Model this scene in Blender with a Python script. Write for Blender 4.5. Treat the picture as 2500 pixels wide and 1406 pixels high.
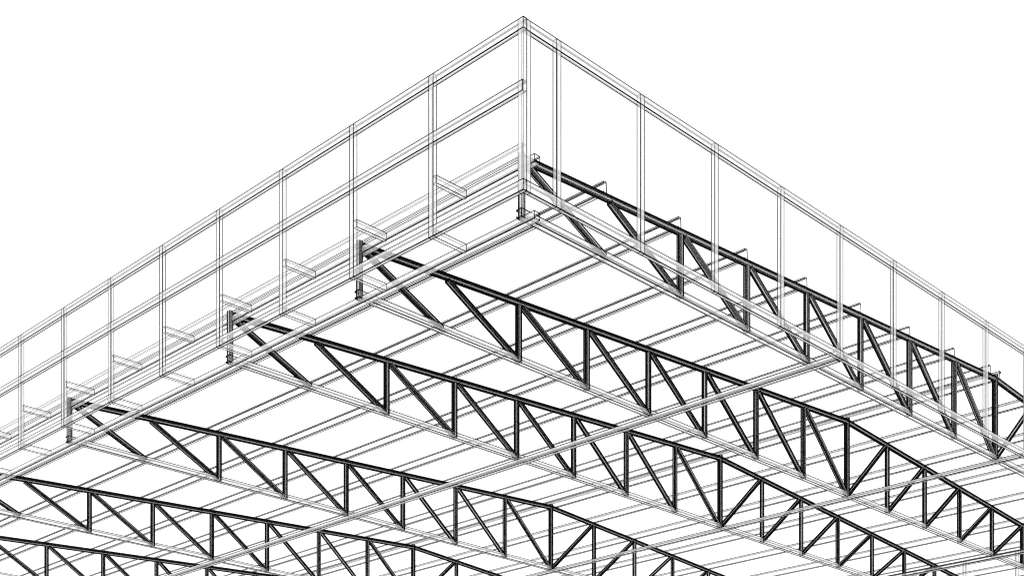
import bpy, math, random
from mathutils import Vector, Matrix

# ------------------------------------------------------------------ scene
for o in list(bpy.data.objects):
    bpy.data.objects.remove(o, do_unlink=True)
SC = bpy.context.scene
COL = SC.collection
random.seed(7)
H = 2.0                                   # height of the eye above the (unseen) floor

# ------------------------------------------------------------------ camera
AL = 0.780411476                          # heading between the two wall directions
F_PX, YH = 3473.75, 2280.05
cs, sn = math.cos(AL), math.sin(AL)
D0, L0 = 12.71396, 0.100844
cam_d = bpy.data.cameras.new("camera")
cam = bpy.data.objects.new("camera", cam_d)
COL.objects.link(cam)
cam.location = (-D0 * cs - L0 * sn, -D0 * sn + L0 * cs, H)
cam.rotation_euler = (math.radians(90), 0, AL - math.radians(90))
cam_d.sensor_width = 36
cam_d.lens = F_PX * 36 / 2500
cam_d.shift_y = (YH - 703.0) / 2500
cam_d.clip_start = 0.1
cam_d.clip_end = 500
SC.camera = cam

# ------------------------------------------------------------------ light: an even white sky, no sun
w = bpy.data.worlds.new("World")
SC.world = w
w.use_nodes = True
bg = w.node_tree.nodes["Background"]
bg.inputs[0].default_value = (1, 1, 1, 1)
bg.inputs[1].default_value = 1.0
SC.view_settings.view_transform = 'Standard'
SC.view_settings.look = 'None'
SC.view_settings.exposure = 0.30
SC.view_settings.gamma = 1
SC.view_settings.use_curve_mapping = False
SC.cycles.transparent_max_bounces = 96
SC.cycles.max_bounces = 6
SC.cycles.diffuse_bounces = 3
SC.cycles.use_denoising = False
SC.cycles.pixel_filter_type = "BLACKMAN_HARRIS"
SC.cycles.filter_width = 1.1
SC.cycles.use_adaptive_sampling = False

# ------------------------------------------------------------------ materials
def ink():
    m = bpy.data.materials.new("black_edge_bead")
    m.use_nodes = True
    nt = m.node_tree
    nt.nodes.clear()
    out = nt.nodes.new('ShaderNodeOutputMaterial')
    d = nt.nodes.new('ShaderNodeBsdfDiffuse')
    no = nt.nodes.new('ShaderNodeTexNoise')
    no.inputs['Scale'].default_value = 9
    r = nt.nodes.new('ShaderNodeMapRange')
    r.inputs['To Min'].default_value = 0.0
    r.inputs['To Max'].default_value = 0.012
    nt.links.new(no.outputs['Fac'], r.inputs['Value'])
    nt.links.new(r.outputs['Result'], d.inputs['Color'])
    nt.links.new(d.outputs[0], out.inputs[0])
    return m

def film(name, opacity):
    m = bpy.data.materials.new(name)
    m.use_nodes = True
    nt = m.node_tree
    nt.nodes.clear()
    out = nt.nodes.new('ShaderNodeOutputMaterial')
    d = nt.nodes.new('ShaderNodeBsdfDiffuse')
    d.inputs['Color'].default_value = (0.97, 0.97, 0.97, 1)
    tl = nt.nodes.new('ShaderNodeBsdfTranslucent')
    tl.inputs['Color'].default_value = (0.97, 0.97, 0.97, 1)
    a = nt.nodes.new('ShaderNodeMixShader')
    a.inputs[0].default_value = 0.5
    t = nt.nodes.new('ShaderNodeBsdfTransparent')
    b = nt.nodes.new('ShaderNodeMixShader')
    b.inputs[0].default_value = opacity
    nt.links.new(d.outputs[0], a.inputs[1])
    nt.links.new(tl.outputs[0], a.inputs[2])
    nt.links.new(t.outputs[0], b.inputs[1])
    nt.links.new(a.outputs[0], b.inputs[2])
    nt.links.new(b.outputs[0], out.inputs[0])
    return m

INK = ink()
SHEET = film("frosted_white_sheet", 0.45)
TUBE = film("frosted_white_tube", 0.60)

# ------------------------------------------------------------------ mesh builder
class MB:
    def __init__(s):
        s.v, s.f, s.m = [], [], []
    def quad(s, a, b, c, d, mi=0):
        n = len(s.v)
        s.v += [tuple(a), tuple(b), tuple(c), tuple(d)]
        s.f.append((n, n + 1, n + 2, n + 3)); s.m.append(mi)
    def rod(s, a, b, wd):
        a, b = Vector(a), Vector(b)
        d = b - a
        if d.length < 1e-5:
            return
        d.normalize()
        up = Vector((0, 0, 1)) if abs(d.z) < 0.9 else Vector((1, 0, 0))
        x = d.cross(up).normalized(); y = x.cross(d)
        r = wd * 0.58
        n = len(s.v)
        for p in (a, b):
            for k in range(3):
                t = math.radians(90 + 120 * k)
                s.v.append(tuple(p + x * (r * math.cos(t)) + y * (r * math.sin(t))))
        for k in range(3):
            j = (k + 1) % 3
            s.f.append((n + k, n + j, n + 3 + j, n + 3 + k)); s.m.append(1)
        s.f.append((n, n + 2, n + 1)); s.m.append(1)
        s.f.append((n + 3, n + 4, n + 5)); s.m.append(1)
    def section(s, A, B, e1, e2, prof, wd, extra=(), closed=False, caps=True):
        """folded sheet of the profile run from A to B; a black bead on every fold"""
        A, B, e1, e2 = Vector(A), Vector(B), Vector(e1), Vector(e2)
        P = [(A + e1 * p[0] + e2 * p[1], B + e1 * p[0] + e2 * p[1]) for p in prof]
        n = len(P)
        for i in range(n if closed else n - 1):
            j = (i + 1) % n
            s.quad(P[i][0], P[j][0], P[j][1], P[i][1], 0)
            if caps:
                s.rod(P[i][0], P[j][0], wd); s.rod(P[i][1], P[j][1], wd)
        for a, b in P:
            s.rod(a, b, wd)
        for p in extra:
            s.rod(A + e1 * p[0] + e2 * p[1], B + e1 * p[0] + e2 * p[1], wd)
    def tube(s, A, B, r, wd, nseg=16, seed=0, cap=True, dense=False):
        A, B = Vector(A), Vector(B)
        d = (B - A).normalized()
        up = Vector((0, 1, 0))
        x = up; y = d.cross(x).normalized()
        rnd = random.Random(seed)
        ring = []
        for k in range(nseg):
            t = 2 * math.pi * k / nseg
            ring.append(x * math.cos(t) + y * math.sin(t))
        for k in range(nseg):
            j = (k + 1) % nseg
            s.quad(A + ring[k] * r, A + ring[j] * r, B + ring[j] * r, B + ring[k] * r, 0)
            if cap:
                s.rod(A + ring[k] * r, A + ring[j] * r, wd * .8)
                s.rod(B + ring[k] * r, B + ring[j] * r, wd * .8)
        # beads: a close row of rolled seams with a few left open
        gap = rnd.randrange(nseg)
        for k in range(nseg):
            m = (k - gap) % 5
            if dense:
                q = 1.25 if m else 0.5
            else:
                q = (0, 1.15, 1.05, 1.25, 1.0)[m] * (0.88 + 0.24 * rnd.random())
            if q:
                s.rod(A + ring[k] * r, B + ring[k] * r, wd * q)
    def build(s, name, mats, parent=None, origin=None):
        me = bpy.data.meshes.new(name)
        vs = s.v
        if origin is not None:
            vs = [(a - origin[0], b - origin[1], c - origin[2]) for a, b, c in s.v]
        me.from_pydata(vs, [], s.f)
        for m in mats:
            me.materials.append(m)
        me.polygons.foreach_set("material_index", s.m)
        me.update()
        o = bpy.data.objects.new(name, me)
        COL.objects.link(o)
        if parent is not None:
            o.parent = parent
        elif origin is not None:
            o.location = origin
        return o

SH = [SHEET, INK]
TB = [TUBE, INK]

def tag(o, label, cat, group=None):
    o['label'] = label; o['category'] = cat
    if group:
        o['group'] = group
    return o

def thing(name, label, cat, loc=(0, 0, 0), group=None):
    o = bpy.data.objects.new(name, None)
    COL.objects.link(o)
    o.location = loc
    o.empty_display_size = 0.3
    return tag(o, label, cat, group)

def copy_tree(root, loc):
    r = root.copy(); COL.objects.link(r); r.location = loc
    for ch in list(root.children):
        c = ch.copy(); COL.objects.link(c); c.parent = r
    return r

WD = 0.0085                 # bead width of the folded sheets
US, VS, ZS = Vector((1, 0, 0)), Vector((0, 1, 0)), Vector((0, 0, 1))
SPAN_END = 20.085           # outer face of the far long wall
MID = SPAN_END / 2
V_END = 21.2                # the model stops here, beyond the frame

# ------------------------------------------------------------------ parapet frames
WP = 0.0086
ZT, ZB = 8.198 + H, 6.655 + H
def rail_prof(dep, hgt):
    # web outside, flanges inward, short lips ; e1 inward, e2 up, origin top outer edge
    return [(dep, -.012), (dep, 0), (0, 0), (0, -hgt), (dep, -hgt), (dep, -hgt + .012)], \
           [(.006, -hgt)]
def post_prof(dep, wid):
    return [(0, dep), (0, 0), (wid, 0), (wid, dep)], [(wid - .004, dep)]

def long_wall(side, label):
    """parapet along the building's long side; side=0 the near left one, 1 the far one"""
    x0 = 0 if side == 0 else SPAN_END
    sx = 1 if side == 0 else -1
    root = thing("parapet_frame", label, "parapet frame", (x0, 0, ZB), "parapet frames around the roof edge")
    org = Vector((x0, 0, ZB))
    E = US * sx
    for name, zt, v0 in (("top_rail", ZT, 0), ("middle_rail", 7.640 + H, .012), ("bottom_rail", 6.750 + H, .0)):
        b = MB()
        p, ex = rail_prof(.044, .095)
        b.section(Vector((0, v0, zt - ZB)), Vector((0, V_END, zt - ZB)), E, ZS, p, WP, ex)
        b.build(name, SH, root)
    pm = None; bm_ = None
    n = int(V_END / 1.2) + 1
    for k in range(n):
        v = 1.2 * k
        if k == 0:                     # corner post, thinner folds
            b = MB()
            p, ex = post_prof(.044, .063)
            b.section((0, 0, .0), (0, 0, ZT - ZB - .001), VS, E, p, WP * .68)
            o = b.build("corner_post", SH, root)
        elif pm is None:
            b = MB()
            p, ex = post_prof(.044, .063)
            b.section((0, 0, .0), (0, 0, ZT - ZB - .001), VS, E, p, WP, ex)
            pm = b.build("post", SH, root)
            o = pm
        else:
            o = pm.copy(); COL.objects.link(o); o.parent = root
        o.location = (0.0015 * sx, v + (0.003 if k == 0 else 0), 0)
        if k == 0:
            continue
        for zt in (7.252 + H, 6.728 + H):
            if bm_ is None:
                b = MB()
                p = [(.042, 0), (0, 0), (0, -.0725), (.042, -.0725)]
                b.section((0, 0, 0), (.404 * sx, 0, 0), VS, ZS, p, WP * .97)
                bm_ = b.build("bracket", SH, root)
                o = bm_
            else:
                o = bm_.copy(); COL.objects.link(o); o.parent = root
            o.location = (.044 * sx, v + .010, zt - ZB)
    return root

long_wall(0, "parapet frame with a middle rail and brackets, running down left from the corner")
long_wall(1, "far parapet frame glimpsed behind the roof trusses at the bottom right corner")

def gable_wall():
    root = thing("parapet_frame", "parapet frame with two rails and no brackets, running down right from the corner",
                 "parapet frame", (.044, 0, ZB), "parapet frames around the roof edge")
    for name, zt in (("top_rail", ZT - .004), ("bottom_rail", 6.750 + H)):
        b = MB()
        p, ex = rail_prof(.044, .095)
        b.section((0.002, 0, zt - ZB), (SPAN_END - .09, 0, zt - ZB), VS, ZS, p, WP, ex)
        b.build(name, SH, root)
    pm = None
    k = 0
    us = [.0465] + [.438 + 1.2035 * i for i in range(16)]
    for u in us:
        if u == us[0]:
            b = MB()
            p, ex = post_prof(.044, .048)
            b.section((0, 0, 0), (0, 0, ZT - ZB - .006), US, VS, p, WP * .68)
            o = b.build("corner_post", SH, root)
        elif pm is None:
            b = MB()
            p, ex = post_prof(.044, .060)
            b.section((0, 0, 0), (0, 0, ZT - ZB - .006), US, VS, p, WP, ex)
            pm = b.build("post", SH, root); o = pm
        else:
            o = pm.copy(); COL.objects.link(o); o.parent = root
        o.location = (u - .044, .0015, 0)
gable_wall()

# ------------------------------------------------------------------ roof trusses
U0, PAN = 0.4425, 1.2
def node(k):
    return U0 + PAN * k
SLOPE = 0.0624
def zc(u):                                  # centre line of the top chord
    uu = min(u, 2 * MID - u)
    return 7.302 + SLOPE * (uu - .933) + H
TV = [.450, 2.845, 5.240, 9.075, 12.910, 16.742, 20.575]
ZCH = 6.712 + H                              # underside of the bottom chord

def make_truss(label, wd):
    org = Vector((U0, TV[0], ZCH))
    root = thing("roof_truss", label, "roof truss", org, "roof trusses spanning the hall")
    def bt(name, A, B, r, nseg, seed, dense=False):
        b = MB()
        b.tube(Vector((A[0] - org.x, 0, A[1] - org.z)), Vector((B[0] - org.x, 0, B[1] - org.z)), r, wd * (.72 if nseg == 16 else 1), nseg, seed, True, dense)
        return b.build(name, TB, root)
    # top chords
    ulast = 2 * MID - .50
    for s, (a, c) in enumerate(((.50, MID - .02), (2 * MID - .50, MID + .02))):
        bt("top_chord", (a, zc(a)), (c, zc(c)), .0375, 22, 10 + s)
    # bottom chord, two lengths butted at the ridge
    for a, c in ((.405, MID - .004), (MID + .004, 2 * MID - .405)):
        b = MB()
        p = [(.065, .063), (.065, .073), (0, .073), (0, 0), (.065, 0), (.065, .010)]
        b.section((a - org.x, -.0325, 0), (c - org.x, -.0325, 0), VS, ZS, p, .0102, [(.005, 0)])
        b.build("bottom_chord", SH, root)
    sd = 20
    for k in range(17):
        if k in (1, 15):
            continue
        u = node(k)
        r = .0395 if k == 8 else (.034 if k in (0, 16) else .0355)
        if k in (0, 16):
            zt, zb = 7.311 + H, 6.703 + H
        elif k == 8:
            zt, zb = zc(u) + .050, ZCH + .006
        else:
            zt, zb = zc(u) - .030, ZCH + .020
        sd += 1
        bt("upright_tube", (u, zb), (u, zt), r, 16 if k in (0, 16) else 20, sd, k == 8)
    for k in range(8):
        for mir in (0, 1):
            ut, ub = node(k) + .058, node(k + 1) - .030
            if k == 0:
                ut = node(0) + .045
            zt, zb = zc(ut) - .030, ZCH + .045
            if mir:
                ut, ub = 2 * MID - ut, 2 * MID - ub
            sd += 1
            bt("diagonal_tube", (ut, zt), (ub, zb), .033, 19, sd)
    return root

ORD = ["roof truss nearest the corner, first behind the right parapet frame",
       "second roof truss back from the corner, left end below the second bracket pair",
       "third roof truss from the corner, the last one before the trusses stand wider apart",
       "fourth roof truss back from the corner, just above the first one cut at left",
       "fifth roof truss back from the corner, its left end cut off by the picture",
       "sixth and last roof truss in view, a very dark one along the bottom left edge"]
tr = make_truss(ORD[0], .0094)
tr = make_truss(ORD[1], .0118); tr.location = (U0, TV[1], ZCH)     # heavier seams from the second on
for i in range(2, 6):
    t2 = copy_tree(tr, (U0, TV[i], ZCH)); t2['label'] = ORD[i]

# ------------------------------------------------------------------ beams along the building
def beam(u, wid, ztop, hgt, v0, label, mir=False, wd=.0078):
    """folded box beam, web on its left face, mirrored on the far half"""
    b = MB()
    e = US
    if mir:
        u = 2 * MID - u
        e = -US
    p = [(wid, -.012), (wid, 0), (0, 0), (0, -hgt), (wid, -hgt), (wid, -hgt + .012)]
    ex = [(.007, -hgt)]
    org = Vector((u, v0, ztop))
    b.section((0, 0, 0), (0, V_END - v0, 0), e, ZS, p, wd, ex)
    for v in (0, V_END - v0):                     # the open side's end edge
        b.rod(e * wid + VS * v, e * wid + VS * v - ZS * hgt, wd)
    o = b.build("roof_beam", SH)
    o.location = org
    o['kind'] = 'thing'
    return tag(o, label, "beam", "beams running under the trusses")
G = "beams running under the trusses"
beam(.446, .073, 7.258 + H, .070, .290, "upper eave beam behind the left parapet frame, level with the upper brackets")
beam(.446, .073, 6.729 + H, .068, .290, "lower eave beam behind the left parapet frame, carrying the left ends of the trusses")
beam(5.244, .072, 6.712 + H, .066, .046, "tie beam crossing under the trusses halfway between the left eave and the ridge", wd=.0105)
beam(10.008, .050, 6.715 + H, .052, .046, "tie beam directly under the ridge uprights of the trusses", wd=.0105)
beam(5.244, .072, 6.712 + H, .066, .046, "tie beam crossing the bottom right corner, beyond the ridge", True, .011)
beam(.446, .073, 7.258 + H, .070, .290, "upper eave beam of the far side, at the far parapet frame", True)
beam(.446, .073, 6.729 + H, .068, .290, "lower eave beam of the far side, at the far parapet frame", True)

# ------------------------------------------------------------------ purlins
PH, PW = .112, .042
tilt = math.atan(SLOPE)
def purlin(uweb, ztop, flange_dir, near, label, k):
    """C purlin; flange_dir=-1: opens towards the left eave"""
    t = tilt if near else -tilt
    e1 = Vector((math.cos(t), 0, math.sin(t))) * flange_dir
    e2 = Vector((-math.sin(t), 0, math.cos(t)))
    p = [(PW, -.014), (PW, 0), (0, 0), (0, -PH), (PW, -PH), (PW, -PH + .014)]
    ex = [(PW - .005, -PH)]
    b = MB()
    b.section((0, 0, 0), (0, V_END - .45, 0), e1, e2, p, .0066 if k == 0 else (.0098 if near else .0112), ex if k else ())
    o = b.build("purlin", SH)
    o.location = (uweb, .45, ztop)
    return tag(o, label, "purlin", "purlins lying across the trusses")
words = ["first", "second", "third", "fourth", "fifth", "sixth", "seventh"]
purlin(.447, 7.424 + H, 1, True, "eave purlin on top of the truss ends, right behind the left parapet frame", 0)
for k in range(1, 8):
    purlin(node(k) + .006, 7.500 + SLOPE * PAN * (k - 1) + H, -1, True,
           "%s purlin up from the left eave purlin, on the near slope of the roof" % words[k - 1], k)
purlin(9.905, 8.018 + H, -1, True, "purlin just on the near side of the ridge, half of the close pair", 8)
purlin(2 * MID - 9.905, 8.018 + H, 1, False, "purlin just beyond the ridge, other half of the close pair", 9)
for k in range(7, 0, -1):
    purlin(2 * MID - node(k) - .006, 7.500 + SLOPE * PAN * (k - 1) + H, 1, False,
           "%s purlin down beyond the ridge pair, on the far slope of the roof" % words[7 - k], k)
purlin(2 * MID - .447, 7.424 + H, -1, False, "far eave purlin at the foot of the far slope", 0)
